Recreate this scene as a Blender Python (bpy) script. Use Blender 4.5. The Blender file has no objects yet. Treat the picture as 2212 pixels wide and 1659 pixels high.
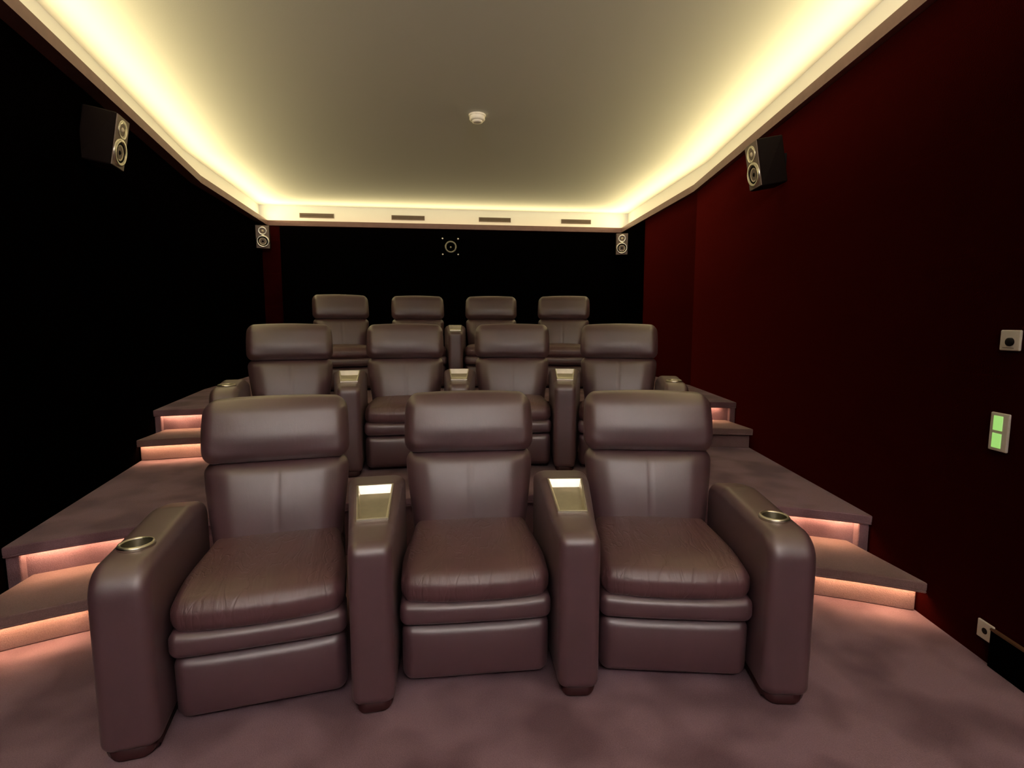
import bpy, math
from mathutils import Vector, Matrix

SC = bpy.context.scene
COL = SC.collection
PI = math.pi
rad = math.radians

# ------------------------------------------------------------------ view
SC.view_settings.view_transform = 'Standard'
SC.view_settings.look = 'None'
SC.view_settings.gamma = 1.0
SC.view_settings.use_curve_mapping = False
SC.view_settings.exposure = 0.0

# ------------------------------------------------------------------ materials
def new_mat(name):
    m = bpy.data.materials.new(name)
    m.use_nodes = True
    nt = m.node_tree
    for n in list(nt.nodes):
        nt.nodes.remove(n)
    out = nt.nodes.new('ShaderNodeOutputMaterial')
    b = nt.nodes.new('ShaderNodeBsdfPrincipled')
    nt.links.new(b.outputs[0], out.inputs[0])
    return m, nt, b

def coords(nt, scale=(1, 1, 1)):
    tc = nt.nodes.new('ShaderNodeTexCoord')
    mp = nt.nodes.new('ShaderNodeMapping')
    mp.inputs['Scale'].default_value = scale
    nt.links.new(tc.outputs['Object'], mp.inputs['Vector'])
    return mp.outputs[0]

def noise(nt, vec, scale, detail=3.0, rough=0.55, dist=0.0):
    n = nt.nodes.new('ShaderNodeTexNoise')
    n.inputs['Scale'].default_value = scale
    n.inputs['Detail'].default_value = detail
    n.inputs['Roughness'].default_value = rough
    n.inputs['Distortion'].default_value = dist
    nt.links.new(vec, n.inputs['Vector'])
    return n.outputs['Fac']

def ramp(nt, fac, stops):
    r = nt.nodes.new('ShaderNodeValToRGB')
    e = r.color_ramp.elements
    while len(e) < len(stops):
        e.new(0.5)
    for i, (p, c) in enumerate(stops):
        e[i].position = p
        e[i].color = (c[0], c[1], c[2], 1)
    nt.links.new(fac, r.inputs[0])
    return r.outputs[0]

def bump(nt, h, strength, dist, prev=None):
    b = nt.nodes.new('ShaderNodeBump')
    b.inputs['Strength'].default_value = strength
    b.inputs['Distance'].default_value = dist
    nt.links.new(h, b.inputs['Height'])
    if prev is not None:
        nt.links.new(prev, b.inputs['Normal'])
    return b.outputs[0]

def plain(name, col, rough=0.6, metal=0.0, spec=0.5):
    m, nt, b = new_mat(name)
    v = coords(nt)
    f = noise(nt, v, 14.0)
    c = ramp(nt, f, [(0.3, tuple(x * 0.93 for x in col)), (0.7, tuple(min(1, x * 1.07) for x in col))])
    nt.links.new(c, b.inputs['Base Color'])
    b.inputs['Roughness'].default_value = rough
    b.inputs['Metallic'].default_value = metal
    b.inputs['Specular IOR Level'].default_value = spec
    return m

def smooth(name, col, rough):
    m, nt, b = new_mat(name)
    g = noise(nt, coords(nt), 90.0, 2.0)
    nt.links.new(bump(nt, g, 0.15, 0.002), b.inputs['Normal'])
    b.inputs['Base Color'].default_value = (col[0], col[1], col[2], 1)
    b.inputs['Roughness'].default_value = rough
    b.inputs['Specular IOR Level'].default_value = 0.1
    return m

def leather(name, col, wr=0.25, rough=0.42, coat=0.9):
    m, nt, b = new_mat(name)
    v = coords(nt)
    f = noise(nt, v, 5.0, 4.0)
    c = ramp(nt, f, [(0.3, tuple(x * 0.86 for x in col)), (0.7, tuple(x * 1.12 for x in col))])
    nt.links.new(c, b.inputs['Base Color'])
    b.inputs['Roughness'].default_value = rough
    b.inputs['Specular IOR Level'].default_value = 0.5
    b.inputs['Coat Weight'].default_value = coat
    b.inputs['Coat IOR'].default_value = 2.1
    b.inputs['Coat Roughness'].default_value = 0.50
    # soft folds running front to back, then the fine grain
    vs = coords(nt, (9.0, 1.6, 3.0))
    w = noise(nt, vs, 1.3, 3.0, 0.6, 0.6)
    n1 = bump(nt, w, wr, 0.025)
    if wr > 0.3:      # a few sharper creases where people sit
        cr = noise(nt, coords(nt, (7.0, 2.2, 2.0)), 1.7, 2.0, 0.5, 1.2)
        sub = nt.nodes.new('ShaderNodeMath'); sub.operation = 'SUBTRACT'; sub.inputs[1].default_value = 0.52
        nt.links.new(cr, sub.inputs[0])
        ab = nt.nodes.new('ShaderNodeMath'); ab.operation = 'ABSOLUTE'; nt.links.new(sub.outputs[0], ab.inputs[0])
        mr = nt.nodes.new('ShaderNodeMapRange'); mr.inputs[1].default_value = 0.0; mr.inputs[2].default_value = 0.03
        nt.links.new(ab.outputs[0], mr.inputs[0])
        n1 = bump(nt, mr.outputs[0], 0.35, 0.006, n1)
    vo = nt.nodes.new('ShaderNodeTexVoronoi')
    vo.inputs['Scale'].default_value = 260.0
    nt.links.new(v, vo.inputs['Vector'])
    n2 = bump(nt, vo.outputs['Distance'], 0.12, 0.0015, n1)
    nt.links.new(n2, b.inputs['Normal'])
    return m

def carpet(name, c0, c1):
    m, nt, b = new_mat(name)
    v = coords(nt)
    f = noise(nt, v, 3.6, 1.6, 0.45, 0.15)        # patches of pile brushed by footsteps
    g = noise(nt, v, 220.0, 2.0)
    c = ramp(nt, f, [(0.36, c0), (0.60, c1)])
    mix = nt.nodes.new('ShaderNodeMixRGB')
    mix.blend_type = 'MULTIPLY'
    mix.inputs[0].default_value = 0.55
    nt.links.new(c, mix.inputs[1])
    gr = ramp(nt, g, [(0.25, (0.55, 0.55, 0.55)), (0.7, (1, 1, 1))])
    nt.links.new(gr, mix.inputs[2])
    nt.links.new(mix.outputs[0], b.inputs['Base Color'])
    b.inputs['Roughness'].default_value = 0.95
    b.inputs['Specular IOR Level'].default_value = 0.1
    b.inputs['Sheen Weight'].default_value = 0.15
    b.inputs['Sheen Roughness'].default_value = 0.5
    n0 = bump(nt, f, 0.5, 0.03)
    n1 = bump(nt, g, 0.5, 0.004, n0)
    nt.links.new(n1, b.inputs['Normal'])
    return m

def wall_fabric(name, col, seam_gain=1.5, sheen=0.0):
    """fabric covered boards, a joint every 52 cm of height"""
    m, nt, b = new_mat(name)
    tc = nt.nodes.new('ShaderNodeTexCoord')
    sep = nt.nodes.new('ShaderNodeSeparateXYZ')
    nt.links.new(tc.outputs['Object'], sep.inputs[0])
    def mth(op, a, bb):
        n = nt.nodes.new('ShaderNodeMath'); n.operation = op
        for i, x in enumerate((a, bb)):
            if isinstance(x, (int, float)):
                n.inputs[i].default_value = x
            else:
                nt.links.new(x, n.inputs[i])
        return n.outputs[0]
    t = mth('SUBTRACT', sep.outputs['Z'], 0.19)
    t = mth('DIVIDE', t, 0.522)
    t = mth('FRACT', t, 0.0)
    seam = mth('LESS_THAN', t, 0.012)
    v = coords(nt)
    f = noise(nt, v, 3.0, 4.0)
    c = ramp(nt, f, [(0.3, tuple(x * 0.8 for x in col)), (0.7, tuple(x * 1.2 for x in col))])
    mix = nt.nodes.new('ShaderNodeMixRGB')
    nt.links.new(seam, mix.inputs[0])
    nt.links.new(c, mix.inputs[1])
    mix.inputs[2].default_value = (col[0] * seam_gain, col[1] * seam_gain, col[2] * seam_gain, 1)
    nt.links.new(mix.outputs[0], b.inputs['Base Color'])
    g = noise(nt, v, 300.0, 1.0)
    nt.links.new(bump(nt, g, 0.4, 0.002), b.inputs['Normal'])
    b.inputs['Roughness'].default_value = 1.0
    b.inputs['Specular IOR Level'].default_value = 0.0
    b.inputs['Sheen Weight'].default_value = sheen
    b.inputs['Sheen Roughness'].default_value = 0.4
    b.inputs['Sheen Tint'].default_value = (1.0, 0.07, 0.05, 1)
    return m

def emit(name, col, strength):
    m, nt, b = new_mat(name)
    b.inputs['Base Color'].default_value = (0.3, 0.3, 0.3, 1)
    b.inputs['Emission Color'].default_value = (col[0], col[1], col[2], 1)
    b.inputs['Emission Strength'].default_value = strength
    return m

M = {}
LC = (0.102, 0.040, 0.051)
M['leather'] = leather('leather_smooth', LC, 0.10)
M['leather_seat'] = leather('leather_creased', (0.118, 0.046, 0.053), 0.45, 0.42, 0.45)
M['leather_dark'] = plain('plinth_leather', (0.045, 0.008, 0.010), 0.6)
M['seam'] = plain('leather_seam', (0.09, 0.05, 0.045), 0.6)
M['carpet'] = carpet('carpet_pile', (0.165, 0.088, 0.108), (0.290, 0.170, 0.200))
M['carpet_step'] = carpet('carpet_steps', (0.230, 0.140, 0.135), (0.270, 0.165, 0.160))
M['wall_red'] = wall_fabric('wall_fabric_red', (0.004, 0.0004, 0.0004), 1.8, 0.27)
M['wall_black'] = wall_fabric('wall_fabric_black', (0.0012, 0.0006, 0.0006))
M['wall_back'] = wall_fabric('wall_fabric_back', (0.030, 0.0022, 0.0020))
M['panel_black'] = plain('panel_black', (0.0012, 0.0008, 0.0008), 0.95, 0, 0.0)
M['ceiling'] = smooth('ceiling_paint', (0.78, 0.80, 0.80), 0.9)
M['fascia'] = plain('fascia_wood', (0.19, 0.10, 0.090), 0.6)
M['silver'] = plain('satin_metal', (0.88, 0.83, 0.70), 0.36, 1.0)
M['bowl'] = plain('cup_metal', (0.10, 0.085, 0.05), 0.45, 0.6)
M['chrome'] = plain('bright_metal', (0.9, 0.87, 0.8), 0.15, 1.0)
M['speaker'] = plain('speaker_cabinet', (0.006, 0.002, 0.0015), 0.8, 0, 0.15)
M['baffle'] = plain('speaker_front', (0.20, 0.14, 0.11), 0.5)
M['cone'] = plain('speaker_cone', (0.86, 0.74, 0.54), 0.5, 0.2)
M['rubber'] = plain('rubber', (0.004, 0.003, 0.003), 0.7, 0, 0.2)
M['white'] = plain('white_plastic', (0.85, 0.80, 0.72), 0.45)
M['plate'] = plain('plate_plastic', (0.62, 0.56, 0.48), 0.5)
M['grille'] = plain('vent_grille', (0.16, 0.12, 0.09), 0.6)
M['vent_dark'] = plain('vent_dark', (0.05, 0.035, 0.025), 0.8)
M['skirting'] = plain('skirting_wood', (0.08, 0.035, 0.015), 0.5)
M['glass_dark'] = plain('port_glass', (0.0015, 0.0015, 0.0015), 0.6, 0, 0.0)
M['lens'] = plain('lens_ring', (0.32, 0.30, 0.22), 0.4, 0.6)
M['step_led'] = emit('step_led', (1.0, 0.60, 0.32), 70.0)
M['green'] = emit('switch_glow', (0.36, 0.80, 0.16), 0.75)
M['dot'] = plain('stud_metal', (0.95, 0.95, 0.95), 0.18, 1.0)

# ------------------------------------------------------------------ object helpers
def link(name, mesh, mat=None, parent=None, smooth=True):
    if mat is not None and not mesh.materials:
        mesh.materials.append(mat)
    if smooth:
        mesh.polygons.foreach_set('use_smooth', [True] * len(mesh.polygons))
    o = bpy.data.objects.new(name, mesh)
    COL.objects.link(o)
    if parent is not None:
        o.parent = parent
    return o

def from_data(name, verts, faces):
    me = bpy.data.meshes.new(name)
    me.from_pydata([tuple(v) for v in verts], [], faces)
    me.validate()
    me.update()
    return me

def tag(o, label, cat, group=None):
    o['label'] = label
    o['category'] = cat
    if group:
        o['group'] = group
    return o

def struct(o):
    o['kind'] = 'structure'
    return o

def empty(name, loc=(0, 0, 0), rz=0.0):
    o = bpy.data.objects.new(name, None)
    o.empty_display_size = 0.1
    COL.objects.link(o)
    o.location = loc
    o.rotation_euler = (0, 0, rz)
    return o

def copy_tree(o, parent=None):
    c = o.copy()
    COL.objects.link(c)
    if parent is not None:
        c.parent = parent
        c.matrix_parent_inverse = o.matrix_parent_inverse.copy()
    for ch in list(o.children):
        copy_tree(ch, c)
    return c

class MB:
    """mesh collector"""
    def __init__(self):
        self.v = []; self.f = []
    def add(self, verts, faces, mtx=None):
        k = len(self.v)
        for p in verts:
            p = Vector(p)
            if mtx is not None:
                p = mtx @ p
            self.v.append(p)
        for f in faces:
            self.f.append([i + k for i in f])
        return self
    def box(self, x0, x1, y0, y1, z0, z1, mtx=None):
        v = [(x0, y0, z0), (x1, y0, z0), (x1, y1, z0), (x0, y1, z0), (x0, y0, z1), (x1, y0, z1), (x1, y1, z1), (x0, y1, z1)]
        f = [(0, 3, 2, 1), (4, 5, 6, 7), (0, 1, 5, 4), (1, 2, 6, 5), (2, 3, 7, 6), (3, 0, 4, 7)]
        return self.add(v, f, mtx)
    def prism(self, pts, z0, z1):
        n = len(pts)
        v = [(p[0], p[1], z0) for p in pts] + [(p[0], p[1], z1) for p in pts]
        f = [list(range(n))[::-1], list(range(n, 2 * n))]
        for i in range(n):
            j = (i + 1) % n
            f.append([i, j, n + j, n + i])
        return self.add(v, f)
    def band(self, A, B, z0, z1):
        """strip between two parallel lines of points"""
        n = len(A)
        v = [(p[0], p[1], z) for z in (z0, z1) for q in (A, B) for p in q]
        f = []
        for i in range(n - 1):
            j = i + 1
            f += [[i, j, n + j, n + i], [2 * n + i, 3 * n + i, 3 * n + j, 2 * n + j], [i, 2 * n + i, 2 * n + j, j], [n + i, n + j, 3 * n + j, 3 * n + i]]
        f += [[0, n, 3 * n, 2 * n], [n - 1, 3 * n - 1, 4 * n - 1, 2 * n - 1][::-1]]
        f[-1] = [n - 1, 3 * n - 1, 4 * n - 1, 2 * n - 1]
        return self.add(v, f)
    def lathe(self, prof, n=40, mtx=None, closed=False):
        v = []; f = []
        m = len(prof)
        for i in range(n):
            a = 2 * PI * i / n
            for r, z in prof:
                v.append((r * math.cos(a), r * math.sin(a), z))
        for i in range(n):
            j = (i + 1) % n
            for k in range(m if closed else m - 1):
                l = (k + 1) % m
                f.append([i * m + k, j * m + k, j * m + l, i * m + l])
        return self.add(v, f, mtx)
    def mesh(self, name):
        me = from_data(name, self.v, self.f)
        import bmesh
        bm = bmesh.new(); bm.from_mesh(me)
        bmesh.ops.remove_doubles(bm, verts=bm.verts, dist=1e-6)
        bmesh.ops.recalc_face_normals(bm, faces=bm.faces)
        bm.to_mesh(me); bm.free()
        return me
    def obj(self, name, mat, parent=None, smooth=False, bevel=0.0, seg=2):
        o = link(name, self.mesh(name), mat, parent, smooth)
        if bevel:
            b = o.modifiers.new('bevel', 'BEVEL')
            b.width = bevel; b.segments = seg; b.limit_method = 'ANGLE'; b.angle_limit = rad(40)
        return o

def axis_list(a, r, m, k):
    inn = a - r
    out = [-inn - r * math.tan(PI / 4 * i / k) for i in range(k, 0, -1)]
    out += [-inn + 2 * inn * i / m for i in range(m + 1)]
    out += [inn + r * math.tan(PI / 4 * i / k) for i in range(1, k + 1)]
    return out

def rbox(a, b, c, r, m=(10, 10, 4), k=4, deform=None):
    """soft upholstered block, half sizes a b c, edge radius r; deform(point, unit) -> point"""
    A = [axis_list(a, r, m[0], k), axis_list(b, r, m[1], k), axis_list(c, r, m[2], k)]
    N = [len(x) - 1 for x in A]
    H = (a, b, c)
    idx = {}; verts = []; faces = []
    def vid(t):
        if t in idx:
            return idx[t]
        p = [A[q][t[q]] for q in range(3)]
        qv = [max(-(H[q] - r), min(H[q] - r, p[q])) for q in range(3)]
        d = Vector([p[q] - qv[q] for q in range(3)])
        if d.length > 1e-9:
            d = d.normalized() * r
        w = Vector(qv) + d
        if deform:
            w = Vector(deform(w, (p[0] / a, p[1] / b, p[2] / c)))
        idx[t] = len(verts); verts.append(w)
        return idx[t]
    for ax in range(3):
        u, v = (ax + 1) % 3, (ax + 2) % 3
        for side in (0, N[ax]):
            for i in range(N[u]):
                for j in range(N[v]):
                    q = []
                    for (di, dj) in ((0, 0), (1, 0), (1, 1), (0, 1)):
                        t = [0, 0, 0]; t[ax] = side; t[u] = i + di; t[v] = j + dj
                        q.append(vid(tuple(t)))
                    faces.append(q if side else q[::-1])
    return verts, faces

def lerp(a, b, t): return a + (b - a) * t
def round_poly(pts, radii, seg=6):
    out = []
    n = len(pts)
    for i in range(n):
        p = Vector(pts[i]); a = Vector(pts[i - 1]); b = Vector(pts[(i + 1) % n])
        r = radii[i]
        if r <= 0:
            out.append(p); continue
        u = (a - p).normalized(); w = (b - p).normalized()
        ang = math.acos(max(-1, min(1, u.dot(w))))
        d = r / math.tan(ang / 2)
        c = p + (u + w).normalized() * (r / math.sin(ang / 2))
        s = p + u * d - c; e = p + w * d - c
        a0 = math.atan2(s.y, s.x); a1 = math.atan2(e.y, e.x)
        da = (a1 - a0 + PI) % (2 * PI) - PI
        for k in range(seg + 1):
            t = a0 + da * k / seg
            out.append(c + Vector((math.cos(t), math.sin(t))) * r)
    return out

def slab(profile, hw, r, k=6, deform=None):
    """closed (y,z) outline drawn across the width with softly rounded flanks"""
    P = []
    for i in range(len(profile)):
        a0 = Vector(profile[i]); b0 = Vector(profile[(i + 1) % len(profile)])
        m0 = max(1, int((b0 - a0).length / 0.035))
        P += [a0.lerp(b0, q / m0) for q in range(m0)]
    n = len(P)
    area = sum(P[i].x * P[(i + 1) % n].y - P[(i + 1) % n].x * P[i].y for i in range(n))
    if area < 0:
        P = P[::-1]
    nrm = []
    for i in range(n):
        e0 = (P[i] - P[i - 1]).normalized(); e1 = (P[(i + 1) % n] - P[i]).normalized()
        t = (e0 + e1).normalized()
        nrm.append(Vector((-t.y, t.x)) / max(0.5, math.cos(e0.angle(e1, 0) / 2)))
    rings = []
    for i in range(k + 1):
        t = PI / 2 * (1 - i / k)
        rings.append((-(hw - r) - r * math.sin(t), r * (1 - math.cos(t))))
    for i in range(1, 4):
        rings.append((lerp(-(hw - r), hw - r, i / 4), 0.0))
    for i in range(k + 1):
        t = PI / 2 * i / k
        rings.append(((hw - r) + r * math.sin(t), r * (1 - math.cos(t))))
    v = []; f = []
    for x, ins in rings:
        for i in range(n):
            q = P[i] + nrm[i] * ins
            p = Vector((x, q.x, q.y))
            if deform:
                p = Vector(deform(p))
            v.append(p)
    m = len(rings)
    for a in range(m - 1):
        for i in range(n):
            j = (i + 1) % n
            f.append([a * n + i, (a + 1) * n + i, (a + 1) * n + j, a * n + j])
    f.append(list(range(n)))
    f.append([(m - 1) * n + i for i in range(n)][::-1])
    return v, f

def cut(me, cutters, name):
    """mesh minus the closed cutter meshes"""
    import bmesh
    bm = bmesh.new(); bm.from_mesh(me)
    bmesh.ops.remove_doubles(bm, verts=bm.verts, dist=1e-5)
    bmesh.ops.recalc_face_normals(bm, faces=bm.faces)
    bm.to_mesh(me); bm.free()
    o = bpy.data.objects.new('tmp', me); COL.objects.link(o)
    tmp = []
    for c in cutters:
        co = bpy.data.objects.new('tmpc', c); COL.objects.link(co); tmp.append(co)
        b = o.modifiers.new('b', 'BOOLEAN'); b.operation = 'DIFFERENCE'; b.object = co; b.solver = 'EXACT'
    dg = bpy.context.evaluated_depsgraph_get(); dg.update()
    res = bpy.data.meshes.new_from_object(o.evaluated_get(dg))
    res.name = name
    res.polygons.foreach_set('use_smooth', [True] * len(res.polygons))
    res.set_sharp_from_angle(angle=rad(50))
    for t in tmp + [o]:
        bpy.data.objects.remove(t)
    return res

# ------------------------------------------------------------------ room plan
ZC = 3.03            # underside of the cove lip
ZL = 3.11            # top of the cove lip
ZT = 3.375           # ceiling
YF = -2.3            # screen end
RW = [(2.343 + 0.162 * (YF - 2.258), YF), (2.995, 6.19), (3.07, 9.03)]
LW = [(-2.135 - 0.154 * (YF - 3.152), YF), (-2.665, 6.53), (-2.745, 9.10)]

def wall_x(side, y):
    p = RWW if side > 0 else LWW
    for a, b in ((p[0], p[1]), (p[1], p[2])):
        if y <= b[1] or b is p[2]:
            return a[0] + (b[0] - a[0]) * (y - a[1]) / (b[1] - a[1])

def offset_line(pts, d):
    """open polyline moved sideways by d (to the right of travel when d > 0)"""
    out = []
    n = len(pts)
    for i in range(n):
        p = Vector(pts[i])
        e = []
        if i > 0:
            e.append((p - Vector(pts[i - 1])).normalized())
        if i < n - 1:
            e.append((Vector(pts[i + 1]) - p).normalized())
        t = sum(e, Vector((0, 0))).normalized()
        nn = Vector((t.y, -t.x))
        k = 1.0 if len(e) < 2 else 1 / max(0.3, math.cos(e[0].angle(e[1]) / 2))
        out.append(p + nn * d * k)
    return out

RWW = [tuple(p) for p in offset_line(RW, 0.025)]      # face of the wall boards, a little behind the lip
LWW = [tuple(p) for p in offset_line(LW, -0.085)]

RING = LW[::-1][::-1] + RW[::-1]     # left front, left bend, left back, right back, right bend, right front

def closed_offset(pts, d):
    n = len(pts); out = []
    for i in range(n):
        p = Vector(pts[i]); a = Vector(pts[i - 1]); b = Vector(pts[(i + 1) % n])
        e0 = (p - a).normalized(); e1 = (b - p).normalized()
        t = (e0 + e1).normalized(); nn = Vector((-t.y, t.x))   # travelling clockwise: left is outward
        out.append(p + nn * d / math.cos(e0.angle(e1) / 2))
    return out

# walls: fabric boards standing off the real wall, open at the top for the cove
def wall_seg(name, pts, mat, d=0.12):
    o2 = offset_line(pts, d)
    mb = MB()
    mb.prism([tuple(p) for p in pts] + [tuple(p) for p in o2[::-1]], -0.02, 3.028)
    return struct(mb.obj(name, mat))

wall_seg('wall_right', RWW, M['wall_red'], 0.10)
wall_seg('wall_left', LWW, M['wall_black'], -0.05)
wall_seg('wall_back', [(LW[2][0] - 0.12, LW[2][1]), (RW[2][0] + 0.12, RW[2][1])], M['wall_back'], -0.12)
wall_seg('wall_front', [(LW[0][0] - 0.12, YF), (RW[0][0] + 0.12, YF)], M['wall_black'], 0.12)

# large black cloth panel on the back wall
mb = MB()
def back_y(x):
    return LW[2][1] + (RW[2][1] - LW[2][1]) * (x - LW[2][0]) / (RW[2][0] - LW[2][0])
mb.prism([(-2.545, back_y(-2.545) - 0.03), (3.075, back_y(3.075) - 0.03), (3.075, back_y(3.075)), (-2.545, back_y(-2.545))], 0.74, 3.02)
struct(mb.obj('trim_2', M['panel_black'], bevel=0.004))

# black cloth on the last stretch of the right wall
mb = MB()
q = [(wall_x(1, y), y) for y in (7.95, 8.998)]
mb.prism(q + [(x - 0.025, y) for x, y in q[::-1]], 0.74, 3.02)
struct(mb.obj('trim_3', M['panel_black'], bevel=0.004))

# ceiling tray with its upstand
inn = closed_offset(RING, 0.14)
mb = MB()
n = len(inn)
out_ = closed_offset(RING, 0.20)
v = [(p.x, p.y, ZT) for p in inn] + [(p.x, p.y, 2.9) for p in inn] + [(p.x, p.y, ZT + 0.1) for p in out_] + [(p.x, p.y, 2.9) for p in out_]
f = [list(range(n)), [2 * n + i for i in range(n)][::-1]]
for i in range(n):
    j = (i + 1) % n
    f += [[i, n + i, n + j, j], [n + i, 3 * n + i, 3 * n + j, n + j], [2 * n + i, 2 * n + j, 3 * n + j, 3 * n + i]]
mb.add(v, f)
struct(mb.obj('ceiling', M['ceiling']))

# cove lip
a_ = closed_offset(RING, -0.022); b_ = closed_offset(RING, -0.004); c_ = closed_offset(RING, 0.125)
mb = MB()
v = []
for q, z in ((a_, ZC), (a_, ZL), (b_, ZL), (b_, ZC + 0.02), (c_, ZC + 0.02), (c_, ZC)):
    v += [(p.x, p.y, z) for p in q]
f = []
for i in range(n):
    j = (i + 1) % n
    for k in range(6):
        l = (k + 1) % 6
        f.append([k * n + i, k * n + j, l * n + j, l * n + i])
mb.add(v, f)
struct(mb.obj('trim_1', M['fascia']))

# floor
mb = MB()
mb.prism([tuple(p) for p in closed_offset(RING, 0.1)], -0.05, 0.0)
struct(mb.obj('floor', M['carpet']))

# low wooden skirting towards the screen end of the right wall
mb = MB()
ys = [YF + 0.01, 1.86]
p0 = [(wall_x(1, y) - 0.001, y) for y in ys]; p1 = [(wall_x(1, y) - 0.016, y) for y in ys]
mb.prism(p0 + p1[::-1], 0.0, 0.162)
bb = struct(mb.obj('baseboard_right', M['panel_black'], bevel=0.003))
mb = MB()
mb.prism(p0 + [(x - 0.003, y) for x, y in p1[::-1]], 0.162, 0.170)
mb.obj('top_strip', M['skirting'], bb)

# ------------------------------------------------------------------ tiers and steps
RIS = 0.18
NOSE = 0.045
def arc_y(R, xc, yc, x):
    return yc + math.sqrt(R * R - (x - xc) ** 2)
def arc_pts(R, xc, yc, x0, x1, n):
    return [(x0 + (x1 - x0) * i / n, arc_y(R, xc, yc, x0 + (x1 - x0) * i / n)) for i in range(n + 1)]
def arc_wall(R, xc, yc, side, eps=0.002):
    x = 2.3 * side
    for _ in range(30):
        x = wall_x(side, arc_y(R, xc, yc, x)) - eps * side
    return x

def tier(name, R, xc, yc, ztop, zbot, yback, xl=None, xr=None, jl=0.06, jr=0.06, back_R=None, mat='carpet'):
    """carpeted block with a nosing, a set back riser and a jamb closing each end of the lit recess"""
    X0 = arc_wall(R, xc, yc, -1) if xl is None else xl
    X1 = arc_wall(R, xc, yc, 1) if xr is None else xr
    nn = 28 if X1 - X0 > 2 else 10
    mb = MB()
    fr = arc_pts(R, xc, yc, X0, X1, nn)
    if back_R is None:
        def wl(side, y): return wall_x(side, y) - 0.002 * side
        ysb = [y for y in (6.19, 6.53) if y < yback]
        rb = [(wl(1, yback), yback)] if xr is None else [(X1, yback)]
        lb = [(wl(-1, yback), yback)] if xl is None else [(X0, yback)]
        if yback > 6.6:
            rb = [(wl(1, 6.19), 6.19), (wl(1, yback), yback)]
            lb = [(wl(-1, yback), yback), (wl(-1, 6.53), 6.53)]
        back = rb + lb
    else:
        back = arc_pts(*back_R, X0, X1, nn)[::-1]
    mb.prism(fr + back, ztop - NOSE, ztop)
    R2 = R + 0.05
    fr2 = arc_pts(R2, xc, yc, X0, X1, nn)
    mb.prism(fr2 + back, zbot, ztop - NOSE)
    mb.band(arc_pts(R, xc, yc, X0, X1, nn), arc_pts(R + 0.014, xc, yc, X0, X1, nn), ztop - NOSE - 0.012, ztop - NOSE + 0.004)
    Rj = R + 0.016
    if jl:
        mb.band(arc_pts(Rj, xc, yc, X0, X0 + jl, 2), arc_pts(R2 + 0.01, xc, yc, X0, X0 + jl, 2), zbot, ztop - NOSE)
    if jr:
        mb.band(arc_pts(Rj, xc, yc, X1 - jr, X1, 2), arc_pts(R2 + 0.01, xc, yc, X1 - jr, X1, 2), zbot, ztop - NOSE)
    o = link(name, from_data(name, mb.v, mb.f), M[mat], None, False)
    import bmesh
    bm = bmesh.new(); bm.from_mesh(o.data); bmesh.ops.recalc_face_normals(bm, faces=bm.faces); bm.to_mesh(o.data); bm.free()
    b = o.modifiers.new('bevel', 'BEVEL'); b.width = 0.008; b.segments = 3; b.limit_method = 'ANGLE'; b.angle_limit = rad(50)
    return struct(o)

P1 = (4.80, 0.0, -1.46)
S1 = (4.40, 0.0, -1.477)
P2 = (12.0, -0.3, -6.876)
S2 = (11.62, -0.3, -6.90)
tier('platform_floor', *P1, 2 * RIS, 0.0, 5.6, jl=0.05, jr=0.045)
tier('platform_floor', *P2, 4 * RIS, 2 * RIS, 9.02, jl=0.05, jr=0.05)
def back_of(P):  # steps butt against the riser of the tier behind
    return (P[0] + 0.049, P[1], P[2])
tier('carpeted_step', *S1, RIS, 0.0, None, xr=-1.62, jl=0, jr=0.05, back_R=back_of(P1), mat='carpet_step')
tier('carpeted_step', *S1, RIS, 0.0, None, xl=1.90, jl=0.05, jr=0, back_R=back_of(P1), mat='carpet_step')
tier('carpeted_step', *S2, 3 * RIS, 2 * RIS, None, xr=-1.72, jl=0, jr=0.05, back_R=back_of(P2), mat='carpet_step')
tier('carpeted_step', *S2, 3 * RIS, 2 * RIS, None, xl=2.02, jl=0.05, jr=0, back_R=back_of(P2), mat='carpet_step')

def step_light(P, x0, x1, z, label):
    a = arc_pts(P[0] + 0.017, P[1], P[2], x0, x1, 8)
    b = arc_pts(P[0] + 0.027, P[1], P[2], x0, x1, 8)
    mb = MB()
    mb.band(a, b, z - 0.006, z + 0.001)
    o = mb.obj('step_light', M['step_led'])
    return tag(o, label, 'light strip', 'warm light strips under the step edges')

zn = lambda k: k * RIS - NOSE
step_light(S1, arc_wall(*S1, -1) + 0.01, -1.68, zn(1), 'glowing light strip under the lowest step beside the left end of the front row')
step_light(P1, arc_wall(*P1, -1) + 0.06, -1.62, zn(2), 'glowing light strip under the lower platform edge, left aisle')
step_light(S1, 1.96, arc_wall(*S1, 1) - 0.01, zn(1), 'glowing light strip under the lowest step beside the right end of the front row')
step_light(P1, 1.90, arc_wall(*P1, 1) - 0.055, zn(2), 'glowing light strip under the lower platform edge, right aisle')
step_light(S2, arc_wall(*S2, -1) + 0.01, -1.78, zn(3), 'glowing light strip under the step beside the left end of the second row')
step_light(P2, arc_wall(*P2, -1) + 0.06, -1.75, zn(4), 'glowing light strip under the upper platform edge, left aisle')
step_light(P2, 2.05, arc_wall(*P2, 1) - 0.13, zn(4), 'glowing light strip under the upper platform edge, right aisle')

# ------------------------------------------------------------------ recliner
SW = 0.305   # half width of a seat
def lerp(a, b, t): return a + (b - a) * t
def sst(a, b, x):
    t = max(0.0, min(1.0, (x - a) / (b - a))); return t * t * (3 - 2 * t)

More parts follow.
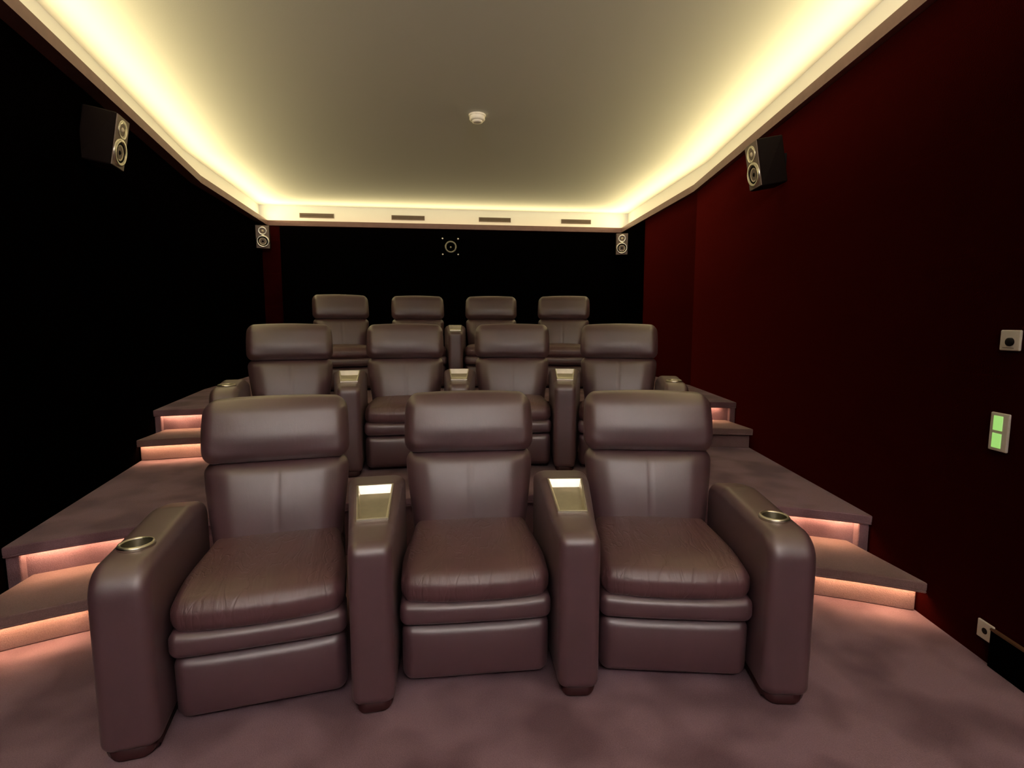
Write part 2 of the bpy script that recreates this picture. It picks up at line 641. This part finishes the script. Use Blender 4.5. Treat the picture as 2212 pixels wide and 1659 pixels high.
def seat_mesh():
    a, b, c, r = SW, 0.31, 0.058, 0.048
    def df(p, u):
        x, y, z = p
        top = max(0.0, u[2])
        bulge = (1 - min(1, abs(u[0])) ** 3) * (1 - min(1, abs(u[1])) ** 4)
        z += 0.026 * bulge * (1 if u[2] > 0 else 0.2)
        # front lip: swells forward in the middle, corners turn in
        fr = sst(-0.2, -1.0, u[1])
        y -= 0.035 * fr * (1 - abs(u[0]) ** 2.4)
        z -= 0.008 * fr * sst(-0.6, -1.0, u[1])
        x *= 1 - 0.03 * fr * sst(0.7, 1.0, abs(u[0]))
        x *= 1 - 0.09 * sst(-0.4, 1.0, u[1])
        return (x, y + 0.325, z + 0.432)
    me = from_data('seat_cushion', *rbox(a, b, c, r, (22, 18, 3), 5, df))
    return me

def band_mesh():
    a, b, c, r = SW - 0.004, 0.09, 0.050, 0.034
    def df(p, u):
        x, y, z = p
        fr = 1 if u[1] < 0 else 0
        y -= 0.016 * fr * (1 - abs(u[0]) ** 3) * (1 - u[2] ** 2 * 0.5)
        return (x, y + 0.092, z + 0.329)
    return from_data('upper_leg_pad', *rbox(a, b, c, r, (16, 4, 4), 4, df))

def leg_mesh():
    a, b, c, r = SW - 0.008, 0.06, 0.126, 0.046
    def df(p, u):
        x, y, z = p
        fr = 1 if u[1] < 0 else 0
        y -= 0.018 * fr * (1 - abs(u[0]) ** 4) * (1 - u[2] ** 2)
        y += 0.012 * (1 - (u[2] + 1) / 2)
        return (x, y + 0.082, z + 0.150)
    return from_data('leg_rest', *rbox(a, b, c, r, (16, 4, 12), 4, df))

def back_xf(x, h, d):
    """point on the reclined back: h up the back (0 at seat), d behind its face"""
    y = 0.555 + 0.235 * h + 0.06 * h * h + d
    z = 0.415 + h
    return (x, y, z)

def back_mesh():
    a, b, c, r = 0.318, 0.075, 0.205, 0.055
    def df(p, u):
        x, y, z = p
        t = (u[2] + 1) / 2
        x *= lerp(0.865, 1.02, sst(-0.2, 1.0, t))
        if u[1] < 0:
            # belly in the lumbar, side bolsters, stitched centre line
            y -= 0.030 * (1 - u[0] ** 2 * 0.8) * math.sin(PI * min(1, max(0, t * 0.85 + 0.08)))
            y += 0.030 * sst(0.60, 1.0, abs(u[0]))
            y += 0.0045 * math.exp(-(x / 0.006) ** 2)
        q = back_xf(x, z + 0.195, y + 0.075)
        return q
    A = rbox(a, b, c, r, (40, 3, 14), 5, df)
    return from_data('backrest', *A)

def head_mesh():
    a, b, c, r = 0.328, 0.085, 0.143, 0.060
    def df(p, u):
        x, y, z = p
        t = (u[2] + 1) / 2
        x *= 1 - 0.020 * sst(0.5, 1.0, t)
        z += 0.012 * (1 - u[0] ** 2) * sst(0.6, 1.0, t)          # crown of the top edge
        if u[1] < 0:
            y -= 0.028 * (1 - abs(u[0]) ** 2.6) * math.sin(PI * (0.12 + 0.76 * (1 - t)) ** 1.0) ** 0.8
            y += 0.024 * sst(0.50, -0.05, t) * (1 - 0.4 * abs(u[0]) ** 3)
            # gathered creases near the lower corners
            k = sst(0.42, 0.05, t) * sst(0.62, 0.95, abs(u[0]))
            y += 0.006 * k * math.sin(55 * (abs(x) * 0.8 - z * 1.3))
        q = back_xf(x, z + 0.538, y + 0.060)
        return q
    return from_data('headrest', *rbox(a, b, c, r, (28, 3, 14), 6, df))

def shell_mesh():
    prof = round_poly([(0.62, 0.10), (0.70, 0.42), (0.845, 1.00), (0.90, 1.00), (0.90, 0.55), (0.80, 0.10)],
                      [0.02, 0.06, 0.02, 0.02, 0.2, 0.02], 4)
    return from_data('back_shell', *slab(prof, 0.29, 0.035, 4))

def base_mesh():
    prof = round_poly([(0.10, 0.0), (0.10, 0.38), (0.78, 0.38), (0.78, 0.0)], [0.01] * 4, 3)
    return from_data('base_frame', *slab(prof, 0.285, 0.012, 3))

ARM_HW = 0.089
ARM_H = 0.685
def arm_mesh():
    prof = round_poly([(-0.095, 0.055), (-0.095, ARM_H - 0.01), (0.50, ARM_H), (0.72, ARM_H - 0.04), (0.72, 0.05), (-0.05, 0.03)],
                      [0.045, 0.105, 0.2, 0.08, 0.045, 0.045], 9)
    v, f = slab(prof, ARM_HW, 0.042, 7)
    me = from_data('armrest', v, f)
    hole = MB().lathe([(0.0, ARM_H + 0.1), (0.047, ARM_H + 0.1), (0.047, ARM_H - 0.075), (0.0, ARM_H - 0.075)], 40,
                      Matrix.Translation((0, 0.105, 0)))
    return cut(me, [hole.mesh('h')], 'armrest')

def cup_mesh():
    z = ARM_H - 0.004
    prof = [(0.0, z - 0.068), (0.040, z - 0.068), (0.0455, z - 0.062), (0.0455, z + 0.006), (0.049, z + 0.010), (0.055, z + 0.009),
            (0.0585, z + 0.004), (0.0585, z - 0.006), (0.0470, z - 0.006)]
    return MB().lathe(prof, 48, Matrix.Translation((0, 0.105, 0))).mesh('cup_holder')

def two_tone(me, r, a, b):
    me.materials.append(M[a]); me.materials.append(M[b])
    for p in me.polygons:
        c = p.center
        p.material_index = 1 if (math.hypot(c.x, c.y - CUPY) < r) else 0
CUPY = 0.105
def arm_base_mesh():
    prof = round_poly([(-0.078, 0.0), (-0.078, 0.06), (0.66, 0.06), (0.66, 0.0)], [0.012, 0, 0, 0.012], 3)
    return from_data('plinth', *slab(prof, ARM_HW - 0.014, 0.05, 6))

ME = dict(seat=seat_mesh(), band=band_mesh(), leg=leg_mesh(), back=back_mesh(), head=head_mesh(), shell=shell_mesh(), base=base_mesh(),
          arm=arm_mesh(), cup=cup_mesh(), arm_base=arm_base_mesh())
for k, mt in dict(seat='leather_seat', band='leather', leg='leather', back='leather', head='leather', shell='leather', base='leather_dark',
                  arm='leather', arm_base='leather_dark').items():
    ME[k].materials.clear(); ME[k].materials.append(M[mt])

two_tone(ME['cup'], 0.0462, 'silver', 'bowl')

def add_part(root, name, key, x=0.0, sx=1):
    o = link(name, ME[key], None, root)
    o.location = (x, 0, 0)
    return o

def recliner(label, group, arm=0):
    root = empty('recliner')
    tag(root, label, 'recliner', group)
    for nm, key in (('seat_cushion', 'seat'), ('upper_leg_pad', 'band'), ('leg_rest', 'leg'), ('backrest', 'back'), ('headrest', 'head'),
                    ('back_shell', 'shell'), ('base_frame', 'base')):
        add_part(root, nm, key)
    if arm:
        a = add_part(root, 'armrest', 'arm', arm * 0.398)
        c = link('cup_holder', ME['cup'], None, a)
        c['label'] = 'round metal cup holder'
        p = link('plinth', ME['arm_base'], None, a)
        p['label'] = 'dark plinth'
    return root

# shared consoles, wedge shaped because the row curves
def con_top(y): return 0.662 + 0.115 * sst(0.02, 0.55, y) * 0.85
def con_w(y):   return 0.0800 + 0.070 * max(0, min(1, (y + 0.02) / 0.86))
def con_mesh():
    prof = round_poly([(-0.085, 0.05), (-0.085, 0.662), (0.12, 0.668), (0.46, 0.735), (0.68, 0.715), (0.68, 0.05), (-0.04, 0.03)],
                      [0.04, 0.05, 0.1, 0.12, 0.06, 0.04, 0.04], 8)
    def df(p):
        return (p.x / 0.08 * con_w(p.y), p.y, p.z)
    me = from_data('console_body', *slab(prof, 0.08, 0.036, 7, df))
    hole = MB()
    z0, z1 = TR(0.0)
    v = [tray_pt(sx, t, -0.034, 0.0) for (sx, t) in ((-1, 0), (1, 0), (1, 1), (-1, 1))] + [tray_pt(sx, t, 0.08, 0.0) for (sx, t) in ((-1, 0), (1, 0), (1, 1), (-1, 1))]
    hole.add(v, [(0, 3, 2, 1), (4, 5, 6, 7), (0, 1, 5, 4), (1, 2, 6, 5), (2, 3, 7, 6), (3, 0, 4, 7)])
    return cut(me, [hole.mesh('h')], 'console_body')
TY0, TY1 = 0.155, 0.425
def TR(t):
    return (0.668 + (TY0 - 0.12) * 0.067 / 0.34, 0.668 + (TY1 - 0.12) * 0.067 / 0.34)
def tray_pt(sx, t, dz, inset):
    """corner of the tray: sx -1/1 across, t 0 front 1 back, dz above the console top, inset grows it"""
    za, zb = TR(0)
    y = lerp(TY0 - inset, TY1 + inset, t)
    w = lerp(0.052, 0.072, t) + inset
    z = lerp(za, zb, (y - TY0) / (TY1 - TY0))
    return (sx * w, y, z + dz)
def tray_mesh():
    mb = MB()
    cs = ((-1, 0), (1, 0), (1, 1), (-1, 1))
    rings = [(-0.004, 0.011), (0.006, 0.010), (0.008, 0.006), (0.007, 0.001), (-0.026, -0.006)]
    v = []
    for dz, ins in rings:
        v += [tray_pt(sx, (0.972 if (t == 1 and dz < -0.02) else t), dz, ins) for sx, t in cs]
    f = []
    for k in range(len(rings) - 1):
        for i in range(4):
            j = (i + 1) % 4
            f.append([k * 4 + i, k * 4 + j, (k + 1) * 4 + j, (k + 1) * 4 + i])
    f.append([(len(rings) - 1) * 4 + i for i in range(4)])
    mb.add(v, f)
    return mb.mesh('storage_tray')
def con_base_mesh():
    prof = round_poly([(-0.068, 0.0), (-0.068, 0.06), (0.66, 0.06), (0.66, 0.0)], [0.012, 0, 0, 0.012], 3)
    return from_data('plinth', *slab(prof, 0.08, 0.045, 6, lambda p: (p.x / 0.08 * (con_w(p.y) - 0.012), p.y, p.z)))
ME['con'] = con_mesh(); ME['tray'] = tray_mesh(); ME['con_base'] = con_base_mesh()
for k, mt in dict(con='leather', tray='silver', con_base='leather_dark').items():
    ME[k].materials.clear(); ME[k].materials.append(M[mt])

def console(label, group):
    root = empty('armrest_console')
    tag(root, label, 'armrest', group)
    b = add_part(root, 'console_body', 'con')
    t = link('storage_tray', ME['tray'], None, root, smooth=False)
    t['label'] = 'shallow metal tray'
    p = link('plinth', ME['con_base'], None, root)
    p['label'] = 'dark plinth'
    return root

XC = 0.135
def place(o, R, y0, th, z, xc=XC, phi=0.0):
    """on the arc of a row: th from the middle of the row, positive to the right"""
    dx, dy = R * math.sin(th), -R + R * math.cos(th)
    o.location = (xc + dx * math.cos(phi) + dy * math.sin(phi), y0 - dx * math.sin(phi) + dy * math.cos(phi), z)
    o.rotation_euler = (0, 0, -th - phi)

R0 = 4.35
TH = 2 * math.asin(0.793 / 2 / R0)
rows = [
    (1.985, 0.0, 3, 0.118, rad(0.9), 'recliners in the front row', 'consoles of the front row',
     ['brown recliner at the left end of the front row, cup holder in its arm',
      'brown leather recliner in the middle of the front row, between two tray consoles',
      'brown recliner at the right end of the front row, cup holder in its arm'],
     ['leather console with open metal tray, between the left and middle front-row recliners',
      'leather console with open metal tray, between the middle and right front-row recliners']),
    (3.97, 2 * RIS, 4, 0.115, rad(2.2), 'recliners in the second row', 'consoles of the second row',
     ['brown leather recliner at the left end of the second row, on the lower platform',
      'second recliner from the left in the second row, behind the left front-row console',
      'third recliner from the left in the second row, behind the right front-row console',
      'brown leather recliner at the right end of the second row, on the lower platform'],
     ['leftmost console of the second row, with shiny metal tray',
      'middle console of the second row, above the middle front-row headrest',
      'rightmost console of the second row, with shiny metal tray']),
    (6.17, 4 * RIS, 4, 0.145, rad(1.0), 'recliners in the back row', 'consoles of the back row',
     ['brown leather recliner at the left end of the back row, on the upper platform',
      'second recliner from the left in the back row, on the upper platform',
      'third recliner from the left in the back row, on the upper platform',
      'brown leather recliner at the right end of the back row, on the upper platform'],
     ['leftmost console of the back row, behind the second-row headrest second from left',
      'middle console of the back row, seen in the gap between two headrests',
      'rightmost console of the back row, behind the second-row headrest third from left']),
]
for y0, z, n_, xc, phi, g1, g2, labs, clabs in rows:
    for i in range(n_):
        th = (i - (n_ - 1) / 2) * TH
        arm = -1 if i == 0 else (1 if i == n_ - 1 else 0)
        place(recliner(labs[i], g1, arm), R0, y0, th, z, xc, phi)
    for i in range(n_ - 1):
        th = (i - (n_ - 2) / 2) * TH
        place(console(clabs[i], g2), R0, y0, th, z, xc, phi)

# ------------------------------------------------------------------ wall speakers
def speaker(label):
    root = empty('wall_speaker')
    tag(root, label, 'speaker', 'small wall speakers')
    prof = round_poly([(0.0, -0.175), (0.0, 0.175), (0.20, 0.175), (0.20, -0.175)], [0.012] * 4, 4)
    body = link('cabinet', from_data('cabinet', *slab(prof, 0.100, 0.012, 4)), M['speaker'], root)
    mb = MB(); mb.box(-0.094, 0.094, -0.006, 0.002, -0.168, 0.168)
    mb.obj('front_baffle', M['baffle'], root, bevel=0.003)
    RX = Matrix.Rotation(rad(90), 4, 'X')   # lathe axis z -> -y
    def at(z): return Matrix.Translation((0, -0.006, z)) @ RX
    w = MB().lathe([(0.066, -0.002), (0.068, 0.008), (0.078, 0.012), (0.090, 0.009), (0.093, -0.002)], 48, at(-0.065)).obj('woofer_ring', M['silver'], root, True)
    MB().lathe([(0.069, -0.001), (0.066, 0.006), (0.058, 0.008), (0.052, 0.003)], 48, at(-0.065)).obj('surround', M['rubber'], w, True)
    MB().lathe([(0.055, 0.003), (0.020, -0.006), (0.018, -0.005), (0.010, -0.002), (0.0, 0.0)], 40, at(-0.065)).obj('woofer_cone', M['cone'], w, True)
    MB().lathe([(0.018, -0.009), (0.016, 0.000), (0.008, 0.006), (0.0, 0.008)], 24, at(-0.065)).obj('dust_cap', M['rubber'], w, True)
    t = MB().lathe([(0.064, -0.001), (0.062, 0.006), (0.048, 0.003), (0.026, -0.006), (0.018, -0.006)], 48, at(0.088)).obj('tweeter_plate', M['silver'], root, True)
    MB().lathe([(0.022, -0.006), (0.016, 0.004), (0.006, 0.009), (0.0, 0.010)], 24, at(0.088)).obj('tweeter_dome', M['cone'], t, True)
    br = MB(); br.box(-0.03, 0.03, 0.19, 0.255, -0.05, 0.05)
    br.obj('bracket', M['rubber'], root)
    return root

def put_speaker(o, x, y, z, rz, tilt):
    o.location = (x, y, z)
    o.rotation_euler = (tilt, 0, rz)
    return o
put_speaker(speaker('small loudspeaker with ringed cone high on the right wall, under the cove lip'), 2.420, 4.03, 2.685, rad(-96), rad(10))
put_speaker(speaker('small dark loudspeaker high on the left wall, under the cove lip'), -2.185, 4.14, 2.70, rad(98), rad(10))
put_speaker(speaker('small loudspeaker in the left back corner, under the cove lip'), -2.71, 8.76, 2.80, rad(14), rad(8))
put_speaker(speaker('small loudspeaker in the right back corner, under the cove lip'), 2.96, 8.69, 2.79, rad(-16), rad(8))

# ------------------------------------------------------------------ projection port in the back wall
PX, PZ = 0.146, 2.742
root = empty('projection_window', (PX, back_y(PX) - 0.031, PZ))
tag(root, 'square projection window with round lens and four bright corner studs, on the back wall', 'projector window')
mb = MB(); mb.box(-0.165, 0.165, -0.012, 0.0, -0.165, 0.165)
mb.obj('pane', M['glass_dark'], root, bevel=0.003)
RX = Matrix.Rotation(rad(90), 4, 'X')
lens = MB().lathe([(0.070, 0.0), (0.076, 0.010), (0.092, 0.012), (0.098, 0.0)], 48, Matrix.Translation((0.006, -0.012, -0.002)) @ RX).obj('lens_ring', M['lens'], root, True)
MB().lathe([(0.072, 0.002), (0.052, -0.002), (0.046, 0.004), (0.030, 0.002), (0.024, 0.006), (0.0, 0.010)], 40, Matrix.Translation((0.006, -0.0125, -0.002)) @ RX).obj('lens', M['glass_dark'], lens, True)
MB().lathe([(0.018, 0.004), (0.012, 0.011), (0.0, 0.013)], 24, Matrix.Translation((0.006, -0.0125, -0.008)) @ RX).obj('lens_glint', M['lens'], lens, True)
for sx in (-1, 1):
    for sz in (-1, 1):
        d = MB().lathe([(0.0175, 0.0), (0.0175, 0.006), (0.012, 0.012), (0.0, 0.014)], 20, Matrix.Translation((sx * 0.127, -0.012, sz * 0.127)) @ RX)
        o = d.obj('stud', M['dot'], root, True)
        o['label'] = 'bright round stud'

# ------------------------------------------------------------------ air vents in the upstand behind the cove lip
r_in = closed_offset(RING, 0.14)
bl, br_ = r_in[2], r_in[3]
def rim_y(x): return bl.y + (br_.y - bl.y) * (x - bl.x) / (br_.x - bl.x)
rim_a = math.atan2(br_.y - bl.y, br_.x - bl.x)
vent_lab = ['air vent grille furthest left above the back wall', 'air vent grille second from the left above the back wall',
            'air vent grille second from the right above the back wall', 'air vent grille furthest right above the back wall']
for (x0, x1), lb in zip(((-2.27, -1.73), (-0.81, -0.27), (0.63, 1.17), (2.04, 2.56)), vent_lab):
    xm = (x0 + x1) / 2; hw = (x1 - x0) / 2
    root = empty('air_vent', (xm, rim_y(xm), 3.225), rim_a)
    tag(root, lb, 'vent', 'air vents above the back wall')
    mb = MB(); mb.box(-hw + 0.01, hw - 0.01, -0.006, 0.0, -0.026, 0.026); mb.obj('backing', M['vent_dark'], root)
    mb = MB()
    mb.box(-hw, hw, -0.012, 0.0, 0.026, 0.036); mb.box(-hw, hw, -0.012, 0.0, -0.036, -0.026)
    mb.box(-hw, -hw + 0.01, -0.012, 0.0, -0.026, 0.026); mb.box(hw - 0.01, hw, -0.012, 0.0, -0.026, 0.026)
    mb.obj('frame', M['grille'], root)
    mb = MB()
    for k in range(3):
        z = -0.016 + 0.016 * k
        mb.box(-hw + 0.01, hw - 0.01, -0.011, -0.006, z - 0.003, z + 0.003)
    mb.obj('slats', M['grille'], root)

# ------------------------------------------------------------------ smoke detector
root = empty('smoke_detector', (0.343, 5.13, ZT))
tag(root, 'round white smoke detector on the ceiling', 'smoke detector')
MB().lathe([(0.0, 0.0), (0.078, 0.0), (0.078, -0.012), (0.074, -0.016), (0.0, -0.016)], 48).obj('base_plate', M['white'], root, True)
MB().lathe([(0.070, -0.014), (0.072, -0.040), (0.064, -0.050), (0.050, -0.054), (0.0, -0.056)], 48).obj('housing', M['white'], root, True)
MB().lathe([(0.048, -0.053), (0.046, -0.066), (0.030, -0.070), (0.0, -0.071)], 40).obj('sensor_cap', M['white'], root, True)

# ------------------------------------------------------------------ controls on the right wall
WR = math.atan2(RW[1][0] - RW[0][0], RW[1][1] - RW[0][1])
def wall_thing(name, y, z, label, cat):
    e = empty(name, (wall_x(1, y), y, z))
    # local x along the wall towards the camera, local -y out of the wall
    e.rotation_euler = (0, 0, -PI / 2 - WR)
    return tag(e, label, cat)
e = wall_thing('wall_control', 1.91, 1.39, 'pale square wall control with round black knob, above the green switch', 'wall control')
mb = MB(); mb.box(-0.046, 0.046, -0.011, 0.0, -0.042, 0.042); mb.obj('plate', M['plate'], e, bevel=0.004)
MB().lathe([(0.0165, 0.0), (0.0165, 0.010), (0.013, 0.013), (0.0, 0.013)], 28, Matrix.Translation((0.006, -0.011, -0.006)) @ RX).obj('knob', M['rubber'], e, True)['label'] = 'round black knob'
mb = MB(); mb.box(-0.03, 0.022, -0.0118, -0.0105, -0.0325, -0.0300); mb.obj('scale_line', M['grille'], e)
e = wall_thing('light_switch', 1.92, 1.005, 'tall light switch with two green glowing rockers on the right wall', 'light switch')
mb = MB(); mb.box(-0.044, 0.044, -0.011, 0.0, -0.081, 0.081); mb.obj('plate', M['plate'], e, bevel=0.004)
for sz in (1, -1):
    mb = MB(); mb.box(-0.026, 0.018, -0.014, -0.010, sz * 0.037 - 0.031, sz * 0.037 + 0.031)
    mb.obj('rocker', M['green'], e, bevel=0.002)['label'] = 'green glowing rocker'
e = wall_thing('wall_socket', 1.89, 0.137, 'pale square power socket low on the right wall', 'socket')
mb = MB(); mb.box(-0.040, 0.040, -0.010, 0.0, -0.040, 0.040); mb.obj('plate', M['plate'], e, bevel=0.004)
MB().lathe([(0.013, 0.0), (0.013, 0.0015), (0.0, 0.0015)], 28, Matrix.Translation((0, -0.010, 0)) @ RX).obj('outlet', M['rubber'], e, False)

# ------------------------------------------------------------------ lights
def cove(p, q, power, out=0.055, col=(1.0, 0.80, 0.38)):
    p = Vector(p); q = Vector(q)
    t = (q - p).normalized(); inward = Vector((t.y, -t.x))     # ring runs clockwise
    mid = (p + q) / 2 - inward * out
    L = bpy.data.lights.new('cove_light', 'AREA')
    L.shape = 'RECTANGLE'; L.size = (q - p).length - 0.02; L.size_y = 0.02
    L.energy = power * L.size
    L.color = col
    o = bpy.data.objects.new('cove_light', L); COL.objects.link(o)
    d = (Vector((inward.x, inward.y, 0)) * math.cos(rad(22)) + Vector((0, 0, 1)) * math.sin(rad(22))).normalized()
    X = Vector((t.x, t.y, 0)); Z = -d; Y = Z.cross(X)
    mt = Matrix((X, Y, Z)).transposed().to_4x4()
    mt.translation = Vector((mid.x, mid.y, 3.114))
    o.matrix_world = mt
    return o
COVE_W = 6.8
def on_line(a, b, y):
    return (a[0] + (b[0] - a[0]) * (y - a[1]) / (b[1] - a[1]), y)
YC0 = -1.9
LIT = [on_line(LW[0], LW[1], YC0)] + LW[1:] + RW[:0:-1] + [on_line(RW[0], RW[1], YC0)]
for i in range(len(LIT) - 1):
    cove(LIT[i], LIT[i + 1], COVE_W * (0.75 if i == 2 else 1.0))
cove(RW[0], LW[0], 82.0, col=(1.0, 0.90, 0.86))

w = bpy.data.worlds.new('world'); SC.world = w
w.use_nodes = True
w.node_tree.nodes['Background'].inputs[0].default_value = (0, 0, 0, 1)
w.node_tree.nodes['Background'].inputs[1].default_value = 0

# ------------------------------------------------------------------ camera
cam = bpy.data.cameras.new('camera')
cam.sensor_width = 36.0
cam.lens = 1150.0 / 2212.0 * 36.0
cam.clip_start = 0.02
co = bpy.data.objects.new('camera', cam); COL.objects.link(co)
co.location = (0, 0, 1.45)
co.rotation_euler = (rad(90 - 6.253), 0, rad(-7.388))
SC.camera = co
